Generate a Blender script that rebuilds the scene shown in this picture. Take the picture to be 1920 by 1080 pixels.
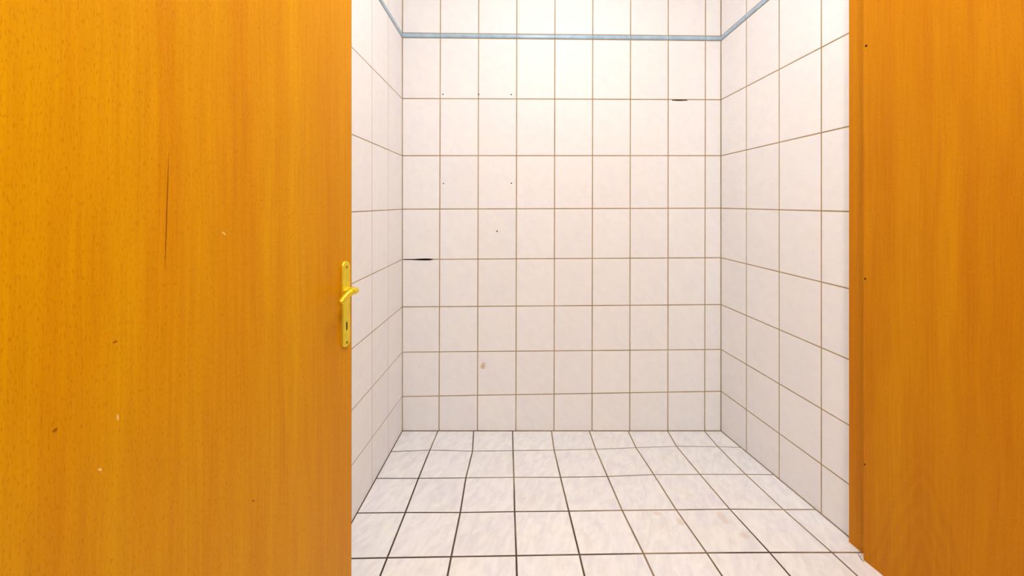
import bpy, bmesh, math, random
from mathutils import Vector
random.seed(7)
for o in list(bpy.data.objects):
    bpy.data.objects.remove(o, do_unlink=True)
scene = bpy.context.scene
C = scene.collection

# ------------------------------------------------------------------ camera
F, PX, PY = 700.0, 955.0, 410.0          # focal length and principal point in pixels (1920x1080)
YB = 1.958                               # distance camera -> back wall (tile 71.5 px = 0.20 m)
HC = (808 - PY) / F * YB                 # camera height above the floor at the back wall
cam_d = bpy.data.cameras.new('camera'); cam = bpy.data.objects.new('camera', cam_d); C.objects.link(cam)
cam.location = (0, 0, HC); cam.rotation_euler = (math.pi / 2, 0, 0)
cam_d.sensor_width = 36; cam_d.lens = F / 1920 * 36
cam_d.shift_x = (960 - PX) / 1920; cam_d.shift_y = -(540 - PY) / 1920
cam_d.clip_start = 0.02
scene.camera = cam

# ------------------------------------------------------------------ world, exposure
w = bpy.data.worlds.new('world'); scene.world = w; w.use_nodes = True
w.node_tree.nodes['Background'].inputs[0].default_value = (1, 0.97, 0.93, 1)
w.node_tree.nodes['Background'].inputs[1].default_value = 0.0   # closed interior: no sky
scene.view_settings.view_transform = 'Standard'
scene.view_settings.look = 'None'
scene.view_settings.gamma = 1
scene.view_settings.use_curve_mapping = False
scene.view_settings.exposure = 0.29
LAMP_ROOM, FILL_HALL = 7.8, 19.5        # watts of the room ceiling lamp and the added hall fill
COL_ROOM, COL_FILL = (1.0, 0.985, 0.975), (1.0, 0.95, 0.89)

# ------------------------------------------------------------------ pixel helpers
def ray(x, y): return Vector(((x - PX) / F, 1.0, (PY - y) / F))
O = Vector((0, 0, HC))
def hit(x, y, p, n):
    d = ray(x, y); t = (Vector(p) - O).dot(n) / d.dot(n)
    return O + d * t
FLOOR_SLOPE = (445 - PY) / F             # the floor falls gently towards the back wall
def floor_z(Y): return FLOOR_SLOPE * (YB - Y)
NF = Vector((0, FLOOR_SLOPE, 1)).normalized()
def fpt(x, y): return hit(x, y, (0, YB, 0), NF)
def bpt(x, y): return hit(x, y, (0, YB, 0), Vector((0, 1, 0)))
CEIL = 2.56

# ------------------------------------------------------------------ mesh helpers
def mesh_obj(name, bm, mat, parent=None, loc=(0, 0, 0), smooth=False):
    bmesh.ops.recalc_face_normals(bm, faces=bm.faces)
    me = bpy.data.meshes.new(name); bm.to_mesh(me); bm.free()
    if smooth:
        for p in me.polygons: p.use_smooth = True
    if mat: me.materials.append(mat)
    o = bpy.data.objects.new(name, me); C.objects.link(o); o.location = loc
    if parent: o.parent = parent
    return o
def add_box(bm, a, b):
    v = [bm.verts.new((x, y, z)) for x in (a[0], b[0]) for y in (a[1], b[1]) for z in (a[2], b[2])]
    for f in ((0, 1, 3, 2), (4, 6, 7, 5), (0, 4, 5, 1), (2, 3, 7, 6), (0, 2, 6, 4), (1, 5, 7, 3)):
        bm.faces.new([v[i] for i in f])
def add_hull8(bm, lo, hi):               # two matching quads -> closed block
    a = [bm.verts.new(p) for p in lo]; b = [bm.verts.new(p) for p in hi]
    bm.faces.new(a); bm.faces.new(b[::-1])
    for i in range(len(a)):
        j = (i + 1) % len(a)
        bm.faces.new((a[i], a[j], b[j], b[i]))
def cut(o, rings):                       # sink real recesses into a mesh; rings: (near ring, far ring) in world space
    bpy.context.view_layer.update()
    for near, far in rings:
        bm = bmesh.new(); add_hull8(bm, near, far); k = mesh_obj('cutter', bm, None)
        m = o.modifiers.new('cut', 'BOOLEAN'); m.operation = 'DIFFERENCE'; m.solver = 'EXACT'; m.object = k
        bpy.context.view_layer.update()
        me = bpy.data.meshes.new_from_object(o.evaluated_get(bpy.context.evaluated_depsgraph_get()))
        o.modifiers.clear(); o.data = me
        bpy.data.objects.remove(k, do_unlink=True)
def cup(name, near, far, mat, parent):   # lining of a recess: side walls and bottom, open at the front (world space points)
    bpy.context.view_layer.update()
    inv = parent.matrix_world.inverted(); c = inv @ (sum(near, Vector()) / len(near))
    bm = bmesh.new(); a = [bm.verts.new(inv @ p - c) for p in near]; b = [bm.verts.new(inv @ p - c) for p in far]
    for i in range(len(a)): bm.faces.new((a[i], a[i - 1], b[i - 1], b[i]))
    bm.faces.new(b)
    return mesh_obj(name, bm, mat, parent, c)
def struct(o, label=None, cat=None):
    o['kind'] = 'structure'
    if label: o['label'] = label
    if cat: o['category'] = cat
    return o

# ------------------------------------------------------------------ materials
def newmat(name):
    m = bpy.data.materials.new(name); m.use_nodes = True
    nt = m.node_tree; b = nt.nodes['Principled BSDF']
    return m, nt, b
class N:
    """small wrapper for wiring node trees"""
    def __init__(s, nt): s.nt = nt
    def node(s, t, **k):
        n = s.nt.nodes.new(t)
        for a, v in k.items(): setattr(n, a, v)
        return n
    def put(s, sock, v):
        if isinstance(v, bpy.types.NodeSocket): s.nt.links.new(v, sock)
        else: sock.default_value = v
    def math(s, op, a, b=0.0, clamp=False):
        n = s.node('ShaderNodeMath', operation=op, use_clamp=clamp)
        s.put(n.inputs[0], a); s.put(n.inputs[1], b); return n.outputs[0]
    def mapping(s, vec, scale=(1, 1, 1), loc=(0, 0, 0), rot=(0, 0, 0)):
        n = s.node('ShaderNodeMapping'); s.put(n.inputs[0], vec)
        n.inputs['Location'].default_value = loc; n.inputs['Rotation'].default_value = rot; n.inputs['Scale'].default_value = scale
        return n.outputs[0]
    def noise(s, vec, scale, detail=3, rough=0.5, dist=0.0):
        n = s.node('ShaderNodeTexNoise'); s.put(n.inputs['Vector'], vec)
        n.inputs['Scale'].default_value = scale; n.inputs['Detail'].default_value = detail
        n.inputs['Roughness'].default_value = rough; n.inputs['Distortion'].default_value = dist
        return n.outputs[0]
    def ramp(s, v, stops):
        n = s.node('ShaderNodeValToRGB'); s.put(n.inputs[0], v)
        e = n.color_ramp.elements
        while len(e) < len(stops): e.new(0.5)
        for i, (p, c) in enumerate(stops):
            e[i].position = p; e[i].color = c if len(c) == 4 else (*c, 1)
        return n.outputs[0]
    def step(s, v, a, b):                # smooth 0..1 between a and b
        n = s.node('ShaderNodeMapRange', interpolation_type='SMOOTHSTEP')
        s.put(n.inputs[0], v); n.inputs[1].default_value = a; n.inputs[2].default_value = b
        return n.outputs[0]
    def mix(s, fac, a, b, mode='MIX'):
        n = s.node('ShaderNodeMix', data_type='RGBA', blend_type=mode)
        s.put(n.inputs[0], fac); s.put(n.inputs[6], a if isinstance(a, bpy.types.NodeSocket) else (*a, 1))
        s.put(n.inputs[7], b if isinstance(b, bpy.types.NodeSocket) else (*b, 1))
        return n.outputs[2]
    def bump(s, h, strength, dist):
        n = s.node('ShaderNodeBump'); n.inputs['Strength'].default_value = strength; n.inputs['Distance'].default_value = dist
        s.put(n.inputs['Height'], h); return n.outputs[0]
    def pos(s): return s.node('ShaderNodeNewGeometry').outputs['Position']
    def obj(s): return s.node('ShaderNodeTexCoord').outputs['Object']
    def sep(s, v):
        n = s.node('ShaderNodeSeparateXYZ'); s.put(n.inputs[0], v); return n.outputs
    def blob(s, vec, centre, r, warp=None):      # 1 inside a soft blob, 0 outside
        n = s.node('ShaderNodeVectorMath', operation='DISTANCE')
        s.put(n.inputs[0], vec); n.inputs[1].default_value = centre
        d = n.outputs['Value']
        if warp is not None: d = s.math('ADD', d, s.math('MULTIPLY', s.math('SUBTRACT', warp, 0.5), r * 1.6))
        return s.math('SUBTRACT', 1.0, s.step(d, r * 0.35, r))

def tile_material(name, base_a, base_b, rough, streak=3.0, contrast=1.0, stains=(), specks=False, spec=0.30):
    m, nt, b = newmat(name); n = N(nt)
    p = n.pos()
    rnd = n.node('ShaderNodeObjectInfo').outputs['Random']
    off = n.node('ShaderNodeCombineXYZ'); n.put(off.inputs[0], n.math('MULTIPLY', rnd, 37.0)); n.put(off.inputs[2], n.math('MULTIPLY', rnd, 11.0))
    add = n.node('ShaderNodeVectorMath', operation='ADD'); n.put(add.inputs[0], p); n.put(add.inputs[1], off.outputs[0])
    q = n.mapping(add.outputs[0], scale=(1, 1, 1), rot=(0.6, 0.5, 0.6))
    q = n.mapping(q, scale=(streak, 1.0, 1.4))
    veins = n.noise(q, 14, 5, 0.62, 0.6)
    cloud = n.noise(add.outputs[0], 9, 2, 0.5)
    col = n.ramp(veins, [(0.36, base_b), (0.60, base_a)])
    tint = n.ramp(cloud, [(0.35, (0.985, 0.975, 1.0)), (0.55, (1, 1, 0.995)), (0.72, (1.0, 0.99, 0.955))])
    col = n.mix(contrast, col, tint, 'MULTIPLY')
    bright = n.math('ADD', 0.975, n.math('MULTIPLY', rnd, 0.03))
    cc = n.node('ShaderNodeCombineColor'); [n.put(cc.inputs[i], bright) for i in range(3)]
    col = n.mix(1.0, col, cc.outputs[0], 'MULTIPLY')
    wn = n.noise(p, 60, 3)
    for c, r, colr, k in stains:
        col = n.mix(n.math('MULTIPLY', n.blob(p, c, r, wn), k), col, colr)
    if specks:
        v = n.node('ShaderNodeTexVoronoi'); n.put(v.inputs['Vector'], p); v.inputs['Scale'].default_value = 17
        s = n.math('LESS_THAN', v.outputs['Distance'], 0.030)
        keep = n.math('GREATER_THAN', n.sep(v.outputs['Color'])[0], 0.78)
        col = n.mix(n.math('MULTIPLY', n.math('MULTIPLY', s, keep), 0.7), col, (0.30, 0.24, 0.18))
    nt.links.new(col, b.inputs['Base Color'])
    b.inputs['Roughness'].default_value = rough
    b.inputs['Specular IOR Level'].default_value = spec
    nt.links.new(n.bump(n.noise(p, 35, 2), 0.05, 0.002), b.inputs['Normal'])
    return m

def plain(name, col, rough=0.6, metal=0.0, spec=0.3, var=0.06, scale=40):
    m, nt, b = newmat(name); n = N(nt)
    v = n.noise(n.pos(), scale, 3)
    lo = tuple(max(0, c * (1 - var)) for c in col); hi = tuple(min(1, c * (1 + var)) for c in col)
    nt.links.new(n.ramp(v, [(0.3, lo), (0.7, hi)]), b.inputs['Base Color'])
    b.inputs['Roughness'].default_value = rough; b.inputs['Metallic'].default_value = metal
    b.inputs['Specular IOR Level'].default_value = spec
    return m

def grout_material(name, a, bcol, c, clean=0.0):
    m, nt, b = newmat(name); n = N(nt); p = n.pos()
    f = n.noise(p, 3.0, 4, 0.6)
    if clean:                            # less trodden, cleaner joints away from the doorway
        sx = n.sep(p); d = n.math('ADD', n.math('MULTIPLY', sx[0], 0.45), n.math('MULTIPLY', n.math('SUBTRACT', sx[1], 1.35), 0.55))
        f = n.math('ADD', f, n.math('MULTIPLY', d, clean))
    col = n.ramp(f, [(0.33, a), (0.5, bcol), (0.68, c)])
    fine = n.ramp(n.noise(p, 160, 2), [(0.3, (0.8, 0.8, 0.8)), (0.7, (1, 1, 1))])
    nt.links.new(n.mix(1.0, col, fine, 'MULTIPLY'), b.inputs['Base Color'])
    b.inputs['Roughness'].default_value = 0.95; b.inputs['Specular IOR Level'].default_value = 0.1
    return m

STAIN = tuple(bpt(906, 686))
M_wall = tile_material('wall_tile_glaze', (0.88, 0.865, 0.86), (0.85, 0.835, 0.845), 0.50, 2.2, 0.5, spec=0.08,
                       stains=[(STAIN, 0.020, (0.55, 0.36, 0.16), 0.75)])
FS = [fpt(1233, 963), fpt(1277, 980), fpt(1352, 968), fpt(1395, 1004), fpt(1360, 978)]
M_floor = tile_material('floor_tile_glaze', (0.90, 0.905, 0.91), (0.80, 0.80, 0.835), 0.32, 3.2, 1.0,
                        stains=[(tuple(c), r, (0.66, 0.42, 0.22), 0.32) for c, r in zip(FS, (0.016, 0.022, 0.022, 0.020, 0.016))], specks=True)
M_groutw = grout_material('wall_grout', (0.36, 0.25, 0.12), (0.44, 0.32, 0.17), (0.52, 0.40, 0.24))
M_groutf = grout_material('floor_grout', (0.07, 0.055, 0.035), (0.12, 0.09, 0.06), (0.34, 0.26, 0.16), clean=0.42)
M_blue = plain('blue_border_glaze', (0.38, 0.53, 0.67), 0.25, spec=0.5, var=0.12, scale=25)
M_hole = plain('bare_masonry', (0.20, 0.16, 0.13), 0.9, spec=0.05)
M_lock = plain('old_lock_steel', (0.16, 0.13, 0.10), 0.6, 0.5)
M_gapbrown = plain('open_joint_dirt', (0.06, 0.032, 0.012), 0.95, spec=0.05)
M_plaster = plain('white_plaster', (0.84, 0.82, 0.79), 0.9, spec=0.1, var=0.02)
M_lampwhite = plain('lamp_white_metal', (0.8, 0.8, 0.8), 0.4)

def wood_material(name, marks, cathedral=None, light=(0.69, 0.32, 0.0), dark=(0.63, 0.245, 0.0), fleck=0.5):
    """veneer; object coordinates: x across the grain, z along the grain (metres)"""
    m, nt, b = newmat(name); n = N(nt); p = n.obj()
    s = n.sep(p)
    wob = n.noise(n.mapping(p, scale=(3, 1, 0.8)), 1.5, 3)
    q = n.node('ShaderNodeVectorMath', operation='ADD'); n.put(q.inputs[0], p)
    cx = n.node('ShaderNodeCombineXYZ'); n.put(cx.inputs[0], n.math('MULTIPLY', wob, 0.04)); n.put(q.inputs[1], cx.outputs[0])
    broad = n.noise(n.mapping(q.outputs[0], scale=(9, 1, 0.35)), 1.6, 3, 0.6)
    fine = n.noise(n.mapping(q.outputs[0], scale=(90, 1, 1.6)), 2.2, 4, 0.65)
    col = n.ramp(broad, [(0.30, dark), (0.68, light)])
    col = n.mix(0.55, col, n.ramp(fine, [(0.30, (0.80, 0.72, 0.6)), (0.62, (1, 1, 1))]), 'MULTIPLY')
    fl = n.noise(n.mapping(p, scale=(420, 1, 75)), 1.5, 2, 0.5)
    col = n.mix(n.math('MULTIPLY', n.step(fl, 0.54, 0.68), fleck), col, n.mix(1.0, col, (0.62, 0.48, 0.4), 'MULTIPLY'))
    mott = n.noise(n.mapping(p, scale=(40, 1, 3)), 2.0, 3, 0.5)
    col = n.mix(0.4, col, n.ramp(mott, [(0.35, (0.9, 0.86, 0.8)), (0.65, (1, 1, 1))]), 'MULTIPLY')
    if cathedral:
        (c0, z0, k) = cathedral
        dx = n.math('SUBTRACT', s[0], c0)
        par = n.math('ADD', n.math('MULTIPLY', n.math('POWER', n.math('ABSOLUTE', dx), 1.15), k), s[2])
        par = n.math('ADD', par, n.math('MULTIPLY', n.noise(n.mapping(p, scale=(3, 1, 1)), 6, 3), 0.16))
        band = n.math('ADD', n.math('MULTIPLY', n.math('SINE', n.math('MULTIPLY', par, 75.0)), 0.5), 0.5)
        fade = n.math('MULTIPLY', n.math('SUBTRACT', 1.0, n.step(par, z0 - 0.05, z0 + 0.12)), 0.13)
        col = n.mix(n.math('MULTIPLY', band, fade), col, (0.30, 0.07, 0.0))
    for (x0, z0, x1, z1, wd, colr, k) in marks:          # cracks and scratches: tapered line from (x0,z0) to (x1,z1)
        L = math.hypot(x1 - x0, z1 - z0); ux, uz = (x1 - x0) / L, (z1 - z0) / L
        ax = n.math('SUBTRACT', s[0], x0); az = n.math('SUBTRACT', s[2], z0)
        t = n.math('DIVIDE', n.math('ADD', n.math('MULTIPLY', ax, ux), n.math('MULTIPLY', az, uz)), L)
        d = n.math('ABSOLUTE', n.math('SUBTRACT', n.math('MULTIPLY', ax, uz), n.math('MULTIPLY', az, ux)))
        taper = n.math('MULTIPLY', n.math('MULTIPLY', t, n.math('SUBTRACT', 1.0, t)), 4.0)
        inside = n.math('LESS_THAN', d, n.math('MULTIPLY', taper, wd))
        col = n.mix(n.math('MULTIPLY', inside, k), col, colr)
    nt.links.new(col, b.inputs['Base Color'])
    b.inputs['Roughness'].default_value = 0.36
    b.inputs['Specular IOR Level'].default_value = 0.12
    nt.links.new(n.bump(fl, 0.06, 0.001), b.inputs['Normal'])
    return m

def brass_material():
    m, nt, b = newmat('worn_brass'); n = N(nt); p = n.pos()
    col = n.ramp(n.noise(p, 55, 4, 0.6), [(0.27, (0.60, 0.40, 0.02)), (0.42, (0.86, 0.64, 0.035)), (0.7, (0.92, 0.72, 0.05))])
    nt.links.new(col, b.inputs['Base Color'])
    b.inputs['Metallic'].default_value = 0.85
    nt.links.new(n.math('ADD', 0.22, n.math('MULTIPLY', n.noise(p, 80, 2), 0.2)), b.inputs['Roughness'])
    return m
M_brass = brass_material()

# ------------------------------------------------------------------ tile builder
GAP, PROUD, BEV = 0.0050, 0.0009, 0.0009
def tile(name, corners, normal, parent, mat, gap=GAP, proud=PROUD, bev=BEV, deep=0.004):
    c = [Vector(p) for p in corners]; nrm = Vector(normal).normalized()
    cen = sum(c, Vector()) / len(c)
    k = len(c)
    def inset(d):
        out = []
        for i in range(k):
            p, a, b = c[i], c[i - 1], c[(i + 1) % k]
            ea = (a - p).normalized(); eb = (b - p).normalized()
            sn = max(0.25, ea.cross(eb).length)
            out.append(p + (ea + eb) * (d / sn))
        return out
    bm = bmesh.new()
    r0, r1 = inset(gap / 2), inset(gap / 2 + bev)
    lay = [[p - cen - nrm * deep for p in r0], [p - cen + nrm * (proud - bev * 0.8) for p in r0], [p - cen + nrm * proud for p in r1]]
    vs = [[bm.verts.new(p) for p in L] for L in lay]
    for L in range(2):
        for i in range(k):
            j = (i + 1) % k
            bm.faces.new((vs[L][i], vs[L][j], vs[L + 1][j], vs[L + 1][i]))
    bm.faces.new(vs[2]); bm.faces.new(vs[0][::-1])
    return mesh_obj(name, bm, mat, parent, cen)

def border(name, a, b, normal, parent, r=0.011):      # half-round glazed pencil border between two joints
    a, b = Vector(a), Vector(b); nrm = Vector(normal).normalized()
    d = (b - a).normalized(); a = a + d * 0.0012; b = b - d * 0.0012
    up = nrm.cross(d); up = up if up.z > 0 else -up
    cen = (a + b) / 2; bm = bmesh.new(); rings = []
    for p in (a, b):
        rings.append([bm.verts.new(p - cen + up * (r * math.cos(t)) + nrm * (0.007 * math.sin(t) - 0.0005)) for t in [math.pi * i / 8 for i in range(9)]])
    for i in range(8): bm.faces.new((rings[0][i], rings[0][i + 1], rings[1][i + 1], rings[1][i]))
    bm.faces.new(rings[0]); bm.faces.new(rings[1][::-1]); bm.faces.new((rings[0][0], rings[1][0], rings[1][8], rings[0][8]))
    return mesh_obj(name, bm, M_blue, parent, cen)

# ------------------------------------------------------------------ structure: backings
XL = -0.5625                                          # left tiled wall plane
XR0, XR1, YR1 = 1.1105, 1.151, 1.2688                 # right tiled wall, slightly out of square
def xr(Y): return XR0 + (XR1 - XR0) * (YB - Y) / (YB - YR1)
NR = Vector((-(YB - YR1), -(XR1 - XR0), 0)).normalized()
NL = Vector((1, 0, 0)); NB = Vector((0, -1, 0))
X0, X1, Y0 = -1.0, 1.62, -1.6                          # outer shell of the hallway behind the camera
Y1 = YB + 0.12

bm = bmesh.new(); add_hull8(bm, [(X0, Y0, floor_z(Y0) - 0.08), (X1, Y0, floor_z(Y0) - 0.08), (X1, Y1, -0.12), (X0, Y1, -0.12)],
                            [(X0, Y0, floor_z(Y0)), (X1, Y0, floor_z(Y0)), (X1, Y1, floor_z(Y1)), (X0, Y1, floor_z(Y1))])
floor = struct(mesh_obj('floor', bm, M_groutf), 'white marbled tile floor with dark joints', 'floor')
bm = bmesh.new(); add_box(bm, (XL, YB, -0.05), (xr(YB) + 0.02, Y1, CEIL))
wall_back = struct(mesh_obj('wall_back', bm, M_groutw), 'white tiled back wall with drill holes facing the doorway', 'wall')
YLE = 1.04
bm = bmesh.new(); add_box(bm, (X0, YLE, -0.05), (XL, Y1, CEIL))
wall_left = struct(mesh_obj('wall_left', bm, M_groutw), 'white tiled side wall behind the door with brass handle', 'wall')
YRE = 1.19
bm = bmesh.new(); add_hull8(bm, [(xr(YRE), YRE, -0.05), (X1, YRE, -0.05), (X1, Y1, -0.05), (xr(Y1), Y1, -0.05)],
                            [(xr(YRE), YRE, CEIL), (X1, YRE, CEIL), (X1, Y1, CEIL), (xr(Y1), Y1, CEIL)])
wall_right = struct(mesh_obj('wall_right', bm, M_groutw), 'white tiled side wall beside the wooden frame lining', 'wall')
bm = bmesh.new(); add_box(bm, (X0 - .1, Y0 - .1, CEIL), (X1 + .1, Y1 + .1, CEIL + 0.1))
struct(mesh_obj('ceiling', bm, M_plaster), 'plain white ceiling above the tiled room', 'ceiling')
bm = bmesh.new(); add_box(bm, (X0 - 0.1, Y0, -0.05), (X0, YLE, CEIL))
struct(mesh_obj('wall_hall_left', bm, M_plaster), 'plain white hallway wall behind the open door', 'wall')
bm = bmesh.new(); add_box(bm, (X1, Y0, -0.05), (X1 + 0.1, YRE, CEIL))
struct(mesh_obj('wall_hall_right', bm, M_plaster), 'plain white hallway wall behind the wooden lining', 'wall')
bm = bmesh.new(); add_box(bm, (X0 - 0.1, Y0 - 0.1, -0.05), (X1 + 0.1, Y0, CEIL))
struct(mesh_obj('wall_rear', bm, M_plaster), 'plain white hallway end wall opposite the tiled room', 'wall')

# ------------------------------------------------------------------ wall tiles: measured joints
# heights of the joints: (pixel y at back-left corner, at back-right corner, at x=660 on left wall, at x=1590 on right wall)
ROWS = [(184.8, 187, 89, 63), (292, 292, 252, 237.5), (392.3, 390.5, 397.5, 396.7), (486.6, 483.3, 532, 540.8),
        (575.6, 571.2, 654, 673.4), (660.4, 655.2, 769, 796), (743.6, 733.6, 872, 906.6)]
TRIM = (66.3, 72.2, -87, -133)
BXT = [754.5, 825.7, 897.3, 969, 1040.5, 1111.5, 1182.3, 1253, 1322.7, 1352]     # vertical joints at y=75
BXB = [751.5, 823.2, 895.2, 967.2, 1038.7, 1110, 1180.7, 1252.2, 1321.2, 1353.5]  # at y=800
PL, PR = (XL, YB, 0), (XR0, YB, 0)
def lines(rec):
    bl, br = bpt(754, rec[0]), bpt(1352, rec[1])
    l0, l1 = hit(754, rec[0], PL, NL), hit(660, rec[2], PL, NL)
    r0, r1 = hit(1352.2, rec[1], PR, NR), hit(1590, rec[3], PR, NR)
    def fb(X): return bl.z + (br.z - bl.z) * (X - bl.x) / (br.x - bl.x)
    def fl(Y): return l0.z + (l1.z - l0.z) * (Y - l0.y) / (l1.y - l0.y)
    def fr(Y): return r0.z + (r1.z - r0.z) * (Y - r0.y) / (r1.y - r0.y)
    return fb, fl, fr
R = [lines(r) for r in ROWS]; T = lines(TRIM)
TH = 0.0122                                            # half height of the blue border and its joints
def levels(i):                                         # list of (upper, lower) edge functions per tile row, wall i
    f = [r[i] for r in R]; t = T[i]
    up1 = lambda s: min(t(s) + TH + 0.335, CEIL - 0.004)
    out = []
    out.append((lambda s: CEIL - 0.002, lambda s: t(s) + TH + 0.335))
    out.append((up1, lambda s: t(s) + TH))
    out.append((lambda s: t(s) - TH, f[0]))
    for a, b in zip(f, f[1:]): out.append((a, b))
    out.append((f[-1], (lambda s: 0.0) if i == 0 else floor_z))
    return out

def bx(k, z):                                          # x of vertical joint k on the back wall at height z
    a, b = bpt(BXT[k], 75), bpt(BXB[k], 800)
    x = a.x + (b.x - a.x) * (a.z - z) / (a.z - b.z)
    return min(max(x, XL + 0.001), XR0 - 0.001)
for up, lo in levels(0):
    for k in range(9):
        xa, xb = bx(k, 1.0), bx(k + 1, 1.0)
        if min(up(xa), up(xb)) - max(lo(xa), lo(xb)) < 0.02: continue
        q = []
        for kk, fn in ((k, up), (k + 1, up), (k + 1, lo), (k, lo)):
            z = fn(bx(kk, 1.0)); q.append((bx(kk, z), YB, z))
        tile('tile', q, NB, wall_back, M_wall)
for k in range(9):
    xa, xb = bx(k, T[0](0)), bx(k + 1, T[0](0))
    border('border_tile', (xa, YB, T[0](xa)), (xb, YB, T[0](xb)), NB, wall_back)

LX = [754, 728, 697.6]; LY = [YB - 0.001] + [hit(x, 500, PL, NL).y for x in LX[1:]]
while LY[-1] > YLE + 0.02: LY.append(max(LY[-1] - 0.2, YLE))
RX = [1352, 1399.6, 1461, 1540]; RY = [YB - 0.001] + [hit(x, 500, PR, NR).y for x in RX[1:]]
while RY[-1] > YRE + 0.02: RY.append(max(RY[-1] - 0.2, YRE))
for i, ys, xf, nn, wl, gp in ((1, LY, lambda Y: XL, NL, wall_left, 0.0040), (2, RY, xr, NR, wall_right, 0.0048)):
    for up, lo in levels(i):
        for ya, yb in zip(ys, ys[1:]):
            if min(up(ya), up(yb)) - max(lo(ya), lo(yb)) < 0.02: continue
            q = [(xf(ya), ya, up(ya)), (xf(yb), yb, up(yb)), (xf(yb), yb, lo(yb)), (xf(ya), ya, lo(ya))]
            tile('tile', q, nn, wl, M_wall, gap=gp, proud=0.0006, bev=0.0006)
    for ya, yb in zip(ys, ys[1:]):
        border('border_tile', (xf(ya), ya, T[i](ya)), (xf(yb), yb, T[i](yb)), nn, wl)

# ------------------------------------------------------------------ floor tiles
FR = [[(751.5, 808.5), (821, 808.5), (888, 808.5), (961, 808.5), (1034, 808.5), (1105, 808.5), (1178, 808.5), (1252, 808.5), (1321, 808.5), (1354, 808.5)],
      [(733, 847), (806, 844), (886, 846), (962, 845), (1039, 844), (1117, 842.5), (1192.5, 839.5), (1268.5, 837), (1346, 837.5), (1388, 839)],
      [(705, 897), (784.5, 897), (873.5, 896), (963.5, 895), (1051, 895), (1139, 893.5), (1226, 890), (1312.5, 889.5), (1398, 889.5), (1449, 890)],
      [(668, 962), (760, 961), (863, 961), (965, 959.5), (1066.5, 958.5), (1166.5, 957), (1268, 956), (1368.5, 954.8), (1469, 955.5), (1528, 955.5)],
      [(622, 1048), (726, 1046), (846, 1044), (968, 1042), (1086.5, 1040), (1206.5, 1038), (1325, 1036.7), (1443, 1036), (1560, 1036), (1627, 1036)]]
G = [[fpt(*p) for p in row] for row in FR]
for row in G:
    for j, p in enumerate(row):
        if j == 0: p.x = XL + 0.001
        if j == 9: p.x = xr(p.y) - 0.001
        p.y = min(p.y, YB - 0.001); p.z = floor_z(p.y)
while G[-1][4].y > 0.30:                                # the same grid runs on towards the doorway
    last = G[-1]; nxt = []
    for j, p in enumerate(last):
        x = p.x + (G[4][j].x - G[3][j].x) * 0.6
        y = p.y - 0.197
        nxt.append(Vector((x, y, floor_z(y))))
    G.append(nxt)
for ra, rb in zip(G, G[1:]):
    for j in range(9):
        tile('tile', [ra[j], ra[j + 1], rb[j + 1], rb[j]], NF, floor, M_floor, gap=0.0058, proud=0.0010, bev=0.0010)

# ------------------------------------------------------------------ marks on the back wall
wall_tiles = [o for o in wall_back.children if o.name.startswith('tile')]
def sink(name, outline, depth, mat, label=None):        # outline: points on the back wall plane
    shrink = sum(outline, Vector()) / len(outline)
    near = [p + Vector((0, -0.01, 0)) for p in outline]; far = [p + Vector((0, depth, 0)) for p in outline]
    xs = [p.x for p in outline]; zs = [p.z for p in outline]
    for o in [wall_back] + wall_tiles:
        if o is not wall_back:
            vx = [v.co.x + o.location.x for v in o.data.vertices]; vz = [v.co.z + o.location.z for v in o.data.vertices]
            if max(vx) < min(xs) or min(vx) > max(xs) or max(vz) < min(zs) or min(vz) > max(zs): continue
        cut(o, [(near, far)])
    ins = [shrink + (p - shrink) * 0.985 for p in outline]
    c = cup(name, [p + Vector((0, 0.0002, 0)) for p in ins], [p + Vector((0, depth - 0.001, 0)) for p in ins], mat, wall_back)
    if label: c['label'] = label
def drill_hole(x, y, r):
    p = bpt(x, y)
    sink('drill_hole', [p + Vector((r * math.cos(a), 0, r * math.sin(a))) for a in [2 * math.pi * k / 12 for k in range(12)]], 0.045, M_hole)
for x, y, r in ((830.5, 176.8, .0036), (897.6, 177, .0036), (958.6, 177.3, .0036), (831.4, 344, .0034), (958.8, 343.6, .0036), (932, 433.6, .0040)):
    drill_hole(x, y, r)
def joint_gap(pts):                                     # crumbled joint: outline of (x, upper y, lower y) in pixels
    sink('open_joint', [bpt(x, a) for x, a, b in pts] + [bpt(x, b) for x, a, b in pts][::-1], 0.022, M_gapbrown, 'dark crumbled joint')
joint_gap([(757, 485.9, 487.3), (775, 485.6, 487.6), (786, 485.0, 488.2), (797, 484.6, 488.4), (806, 484.8, 488.2), (812, 485.8, 487.0)])
joint_gap([(1260, 187.2, 188.8), (1272, 186.9, 189.3), (1289, 187.3, 188.9)])

# short grey strip on the floor beside the foot of the lining
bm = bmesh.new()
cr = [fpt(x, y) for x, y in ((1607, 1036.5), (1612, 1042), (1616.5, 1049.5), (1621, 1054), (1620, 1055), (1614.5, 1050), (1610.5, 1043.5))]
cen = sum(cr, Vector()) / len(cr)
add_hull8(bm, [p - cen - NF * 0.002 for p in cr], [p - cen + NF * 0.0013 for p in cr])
mesh_obj('edge_strip', bm, plain('grey_strip', (0.30, 0.28, 0.27), 0.9), floor, cen)

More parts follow.
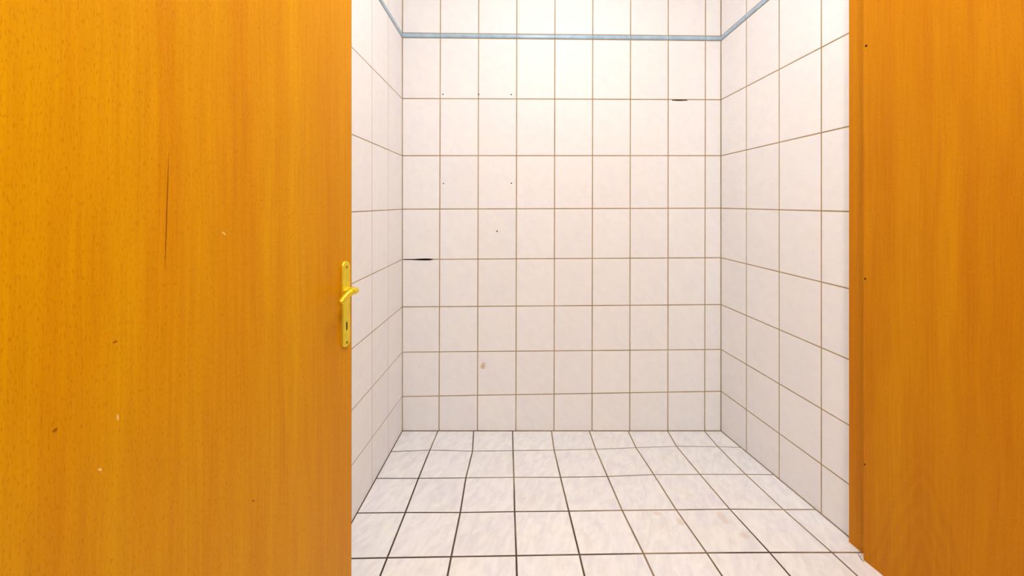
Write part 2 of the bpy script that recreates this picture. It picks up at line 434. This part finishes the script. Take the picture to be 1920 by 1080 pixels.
# ------------------------------------------------------------------ wooden door (left)
AL = math.radians(12); S_, C_ = math.sin(AL), math.cos(AL)
YE = 1.05; XE = (659.5 - PX) / F * YE
ND = Vector((C_, -S_, 0))                               # outward face normal of the leaf
UD = Vector((-S_, -C_, 0))                              # along the leaf, free edge -> hinges
PE = Vector((XE, YE, 0))
DW, DT, DH, DB = 0.82, 0.040, 2.10, floor_z(YE - 0.82) + 0.004
door = bpy.data.objects.new('door_1', None); C.objects.link(door)
door.location = (XE, YE, 0)
door.rotation_euler = (0, 0, math.atan2(-UD.y, -UD.x))  # local -x runs to the hinges, local -y out of the face
struct(door, 'open orange-brown wooden door with a brass lever handle on a long plate', 'door')
door.empty_display_size = 0.2
bpy.context.view_layer.update()
DI = door.matrix_world.inverted()
def dpt(x, y, off=0.0):                                 # pixel -> door local coordinates
    return DI @ hit(x, y, PE + ND * off, ND)
def dmark(x0, y0, x1, y1, wd, col, k):
    a, b = dpt(x0, y0), dpt(x1, y1); return (a.x, a.z, b.x, b.z, wd, col, k)
DK = (0.20, 0.06, 0.0)
M_door = wood_material('door_beech_veneer', [
    dmark(316.5, 282, 312, 420, 0.0009, DK, 0.75), dmark(314.5, 340, 309, 510, 0.0010, DK, 0.75),
    dmark(560, 295, 560.5, 378, 0.0008, DK, 0.5), dmark(211, 643, 221, 639, 0.0016, DK, 0.8),
    dmark(100, 805, 106, 808, 0.003, DK, 0.7), dmark(184, 879, 191, 882, 0.0016, (0.9, 0.7, 0.3), 0.6),
    dmark(416, 434, 424, 441, 0.0016, (0.9, 0.7, 0.3), 0.5), dmark(220, 776, 222, 789, 0.0012, (0.9, 0.7, 0.3), 0.6),
    dmark(472, 938, 478, 940, 0.002, DK, 0.6)], fleck=0.45)
bm = bmesh.new(); add_box(bm, (-DW, 0, DB), (0, DT, DB + DH))
bmesh.ops.bevel(bm, geom=bm.edges[:], offset=0.0015, segments=2, affect='EDGES')
leaf = mesh_obj('door_leaf', bm, M_door, door)

# handle plate: long plate with rounded ends
pc_l, pc_r = dpt(638, 560), dpt(652.5, 560)
ptop, pbot = dpt(645, 489), dpt(645, 651)
pw = pc_r.x - pc_l.x; pxc = (pc_l.x + pc_r.x) / 2; ph = ptop.z - pbot.z; pzc = (ptop.z + pbot.z) / 2
def stadium(wd, ht, y, r=None, seg=8):
    r = r or wd / 2; out = []
    for cz, a0 in ((ht / 2 - r, 0), (-ht / 2 + r, math.pi)):
        for i in range(seg + 1):
            a = a0 + math.pi * i / seg
            out.append(Vector((math.cos(a) * wd / 2, y, cz + math.sin(a) * r)))
    return out
def prism_layers(layers):
    bm = bmesh.new(); vs = [[bm.verts.new(p) for p in L] for L in layers]; k = len(vs[0])
    for a, b in zip(vs, vs[1:]):
        for i in range(k): bm.faces.new((a[i], a[(i + 1) % k], b[(i + 1) % k], b[i]))
    bm.faces.new(vs[0]); bm.faces.new(vs[-1][::-1]); return bm
bm = prism_layers([stadium(pw, ph, 0.001), stadium(pw, ph, -0.005), stadium(pw - 0.003, ph - 0.003, -0.0075), stadium(pw - 0.009, ph - 0.009, -0.008)])
plate = mesh_obj('handle_plate', bm, M_brass, door, (pxc, 0, pzc)); plate['label'] = 'long brass handle plate with rounded ends'
def plate_part(name, bm, mat, z, label=None, smooth=False):
    o = mesh_obj(name, bm, mat, plate, (0, 0, z), smooth)
    if label: o['label'] = label
    return o
kz = dpt(649.6, 611.5, 0.008).z - pzc
bpy.context.view_layer.update(); MW = plate.matrix_world.copy()
kh = lambda y, k=1.0: [MW @ (Vector((p.x * k, y, p.z * k)) + Vector((0, 0, kz))) for p in stadium(0.0060, 0.023, 0)]
cut(plate, [(kh(-0.02), kh(0.02))]); cut(leaf, [(kh(-0.02), kh(0.026))])
cup('keyhole', kh(-0.0075, 0.97), kh(0.025, 0.97), M_lock, plate)['label'] = 'dark keyhole slot'
for zz in (dpt(648, 500).z - pzc, dpt(648, 640).z - pzc):
    bm = prism_layers([[Vector((0.0035 * math.cos(a * math.pi / 6), y, 0.0035 * math.sin(a * math.pi / 6))) for a in range(12)] for y in (-0.006, -0.0088)])
    plate_part('screw', bm, plain('old_brass_screw', (0.35, 0.2, 0.03), 0.5, 0.8), zz)
# lever handle
hz = dpt(651, 546, 0.01).z
bm = prism_layers([[Vector((r * math.cos(a * math.pi / 10), y, r * math.sin(a * math.pi / 10))) for a in range(20)] for r, y in ((0.0115, -0.004), (0.0115, -0.013), (0.0095, -0.015))])
lever = mesh_obj('lever_handle', bm, M_brass, door, (pxc, 0, hz)); lever['label'] = 'curved brass lever handle'
def tube(name, pts, rad, mat, parent, seg=14):
    bm = bmesh.new(); rings = []
    for i, p in enumerate(pts):
        t = (pts[min(i + 1, len(pts) - 1)] - pts[max(i - 1, 0)]).normalized()
        a = t.cross(Vector((0, 0, 1))).normalized(); b = t.cross(a)
        rings.append([bm.verts.new(p + (a * math.cos(q) + b * math.sin(q)) * rad[i]) for q in [2 * math.pi * k / seg for k in range(seg)]])
    for u, v in zip(rings, rings[1:]):
        for k in range(seg): bm.faces.new((u[k], u[(k + 1) % seg], v[(k + 1) % seg], v[k]))
    bm.faces.new(rings[0]); bm.faces.new(rings[-1][::-1])
    return mesh_obj(name, bm, mat, parent, (0, 0, 0), True)
ctrl = [Vector(p) for p in ((0, -0.010, 0.005), (0, -0.026, 0.005), (-0.003, -0.0365, 0.004), (-0.012, -0.042, 0.005), (-0.026, -0.043, 0.006), (-0.042, -0.041, 0.001), (-0.058, -0.039, -0.009), (-0.068, -0.038, -0.018))]
def catmull(P, k=8):
    Q = [P[0] * 2 - P[1]] + P + [P[-1] * 2 - P[-2]]; out = []
    for i in range(1, len(Q) - 2):
        for j in range(k):
            t = j / k; a, b, c, d = Q[i - 1], Q[i], Q[i + 1], Q[i + 2]
            out.append(0.5 * ((2 * b) + (c - a) * t + (2 * a - 5 * b + 4 * c - d) * t * t + (3 * b - a - 3 * c + d) * t ** 3))
    return out + [P[-1]]
pts = catmull(ctrl); m_ = len(pts)
rad = [0.0062 + 0.0032 * min(1, i / (m_ * 0.4)) for i in range(m_)]
for i in range(5): rad[-1 - i] *= (0.7, 0.9, 0.97, 1.0, 1.0)[i]
tube('grip', pts, rad, M_brass, lever)

# ------------------------------------------------------------------ wooden lining (right)
frame = bpy.data.objects.new('trim_1', None); C.objects.link(frame)
struct(frame, 'orange-brown wooden frame lining with a narrow rebate strip against the tiled wall', 'door frame')
frame.location = (1.1138, 1.174, 0)
PSL = 0.12                                              # the panel is slightly out of square
np_ = Vector((-1, -PSL, 0)).normalized(); up_ = Vector((PSL, -1, 0)).normalized()   # face normal, direction towards the hallway
FH = 2.30
# local frame of the lining: x towards the hallway, z up
ang = math.atan2(up_.y, up_.x)
holder_rot = (0, 0, ang)
frame.rotation_euler = holder_rot
bpy.context.view_layer.update()
FI = frame.matrix_world.inverted()
def ppt(x, y): return FI @ hit(x, y, frame.location, np_)
M_lining = wood_material('lining_veneer', [], cathedral=(ppt(1730, 900).x, ppt(1730, 800).z, 4.0), light=(0.64, 0.26, 0.0), dark=(0.55, 0.185, 0.0), fleck=0.35)
PD = 0.95
side = 1 if (FI @ (frame.location + Vector((1, 0, 0)))).y > 0 else -1      # local y sign pointing away from the face
zf = floor_z(1.174)
bm = bmesh.new()
z_at = lambda lx: floor_z((frame.matrix_world @ Vector((lx, 0, 0))).y) - 0.001
add_hull8(bm, [(0, 0, z_at(0)), (PD, 0, z_at(PD)), (PD, side * 0.03, z_at(PD)), (0, side * 0.03, z_at(0))],
          [(0, 0, FH), (PD, 0, FH), (PD, side * 0.03, FH), (0, side * 0.03, FH)])
lining = mesh_obj('lining_panel', bm, M_lining, frame)
# rebate strip: from the tiled wall to behind the panel edge
a = FI @ Vector((1.1305, 1.2425, 0)); b = FI @ Vector((1.1385, 1.165, 0))
bm = bmesh.new()
wa, wb = FI @ Vector((1.175, 1.2425, 0)), FI @ Vector((1.175, 1.165, 0))
za, zb = floor_z(1.2425) - 0.001, floor_z(1.165) - 0.001
add_hull8(bm, [(a.x, a.y, za), (b.x, b.y, zb), (wb.x, wb.y, zb), (wa.x, wa.y, za)], [(p.x, p.y, FH) for p in (a, b, wb, wa)])
mesh_obj('rebate_strip', bm, M_lining, frame)
M_rawwood = plain('raw_wood', (0.22, 0.10, 0.02), 0.9)
def frame_hole(x, y, r):
    p = ppt(x, y); MF = frame.matrix_world.copy()
    ring = lambda d, k=1.0: [MF @ Vector((p.x + k * r * math.cos(a), side * d, p.z + k * r * math.sin(a))) for a in [2 * math.pi * q / 10 for q in range(10)]]
    cut(lining, [(ring(-0.01), ring(0.02))])
    cup('nail_hole', ring(0.0002, 0.97), ring(0.019, 0.97), M_rawwood, frame)
for x, y, r in ((1624, 86, 0.0038), (1622, 523, 0.0034), (1621, 871, 0.0030)): frame_hole(x, y, r)

# left jamb that carries the door hinges, and the wall return behind the lining
hinge = PE + UD * (DW + 0.004)
jamb = bpy.data.objects.new('trim_2', None); C.objects.link(jamb); jamb.location = (hinge.x, hinge.y, 0)
struct(jamb, 'orange-brown wooden jamb carrying the open door', 'door frame')
bm = bmesh.new(); add_box(bm, (X0 - hinge.x, -0.10, floor_z(hinge.y) - 0.002), (0.03, -0.004, FH))
mesh_obj('jamb_post', bm, M_lining, jamb)
for hz_ in (0.45, 1.25, 1.95):
    bm = bmesh.new(); bmesh.ops.create_cone(bm, cap_ends=True, segments=14, radius1=0.008, radius2=0.008, depth=0.09)
    mesh_obj('hinge', bm, M_brass, jamb, (0.012, 0.0, hz_), True)

# ------------------------------------------------------------------ ceiling lamps: one over the room, one added as hall fill
def ceiling_lamp(name, label, loc, watts, r, LAMP_COL):
    e = bpy.data.objects.new(name, None); C.objects.link(e); e.location = loc
    e['label'] = label; e['category'] = 'lamp'
    bm = bmesh.new(); bmesh.ops.create_cone(bm, cap_ends=True, segments=32, radius1=r + 0.02, radius2=r + 0.02, depth=0.03)
    mesh_obj('lamp_base', bm, M_lampwhite, e, (0, 0, -0.015))
    m, nt, b = newmat('lamp_diffuser')
    b.inputs['Base Color'].default_value = (0.9, 0.9, 0.9, 1); b.inputs['Emission Color'].default_value = (*LAMP_COL, 1)
    b.inputs['Emission Strength'].default_value = watts / (math.pi * 2.6 * r * r)
    prof = [(r * math.cos(t), -0.03 - 0.6 * r * math.sin(t)) for t in [math.pi / 2 * i / 8 for i in range(8)]] + [(0.001, -0.03 - 0.6 * r)]
    bm = bmesh.new(); rings = [[bm.verts.new((q * math.cos(t), q * math.sin(t), z)) for t in [2 * math.pi * k / 32 for k in range(32)]] for q, z in prof]
    for u, v in zip(rings, rings[1:]):
        for k in range(32): bm.faces.new((u[k], u[(k + 1) % 32], v[(k + 1) % 32], v[k]))
    mesh_obj(name.replace('ceiling_lamp', 'lamp_diffuser'), bm, m, e, (0, 0, 0), True)
ceiling_lamp('ceiling_lamp_room_offscreen', 'round white ceiling lamp over the tiled room', (0.27, 0.95, CEIL), LAMP_ROOM, 0.20, COL_ROOM)
ceiling_lamp('ceiling_lamp_hall_fill_offscreen', 'round white fill lamp added over the unseen hallway', (0.3, -0.55, CEIL), FILL_HALL, 0.20, COL_FILL)  # unseen lamp, added to fill the scene from behind the camera
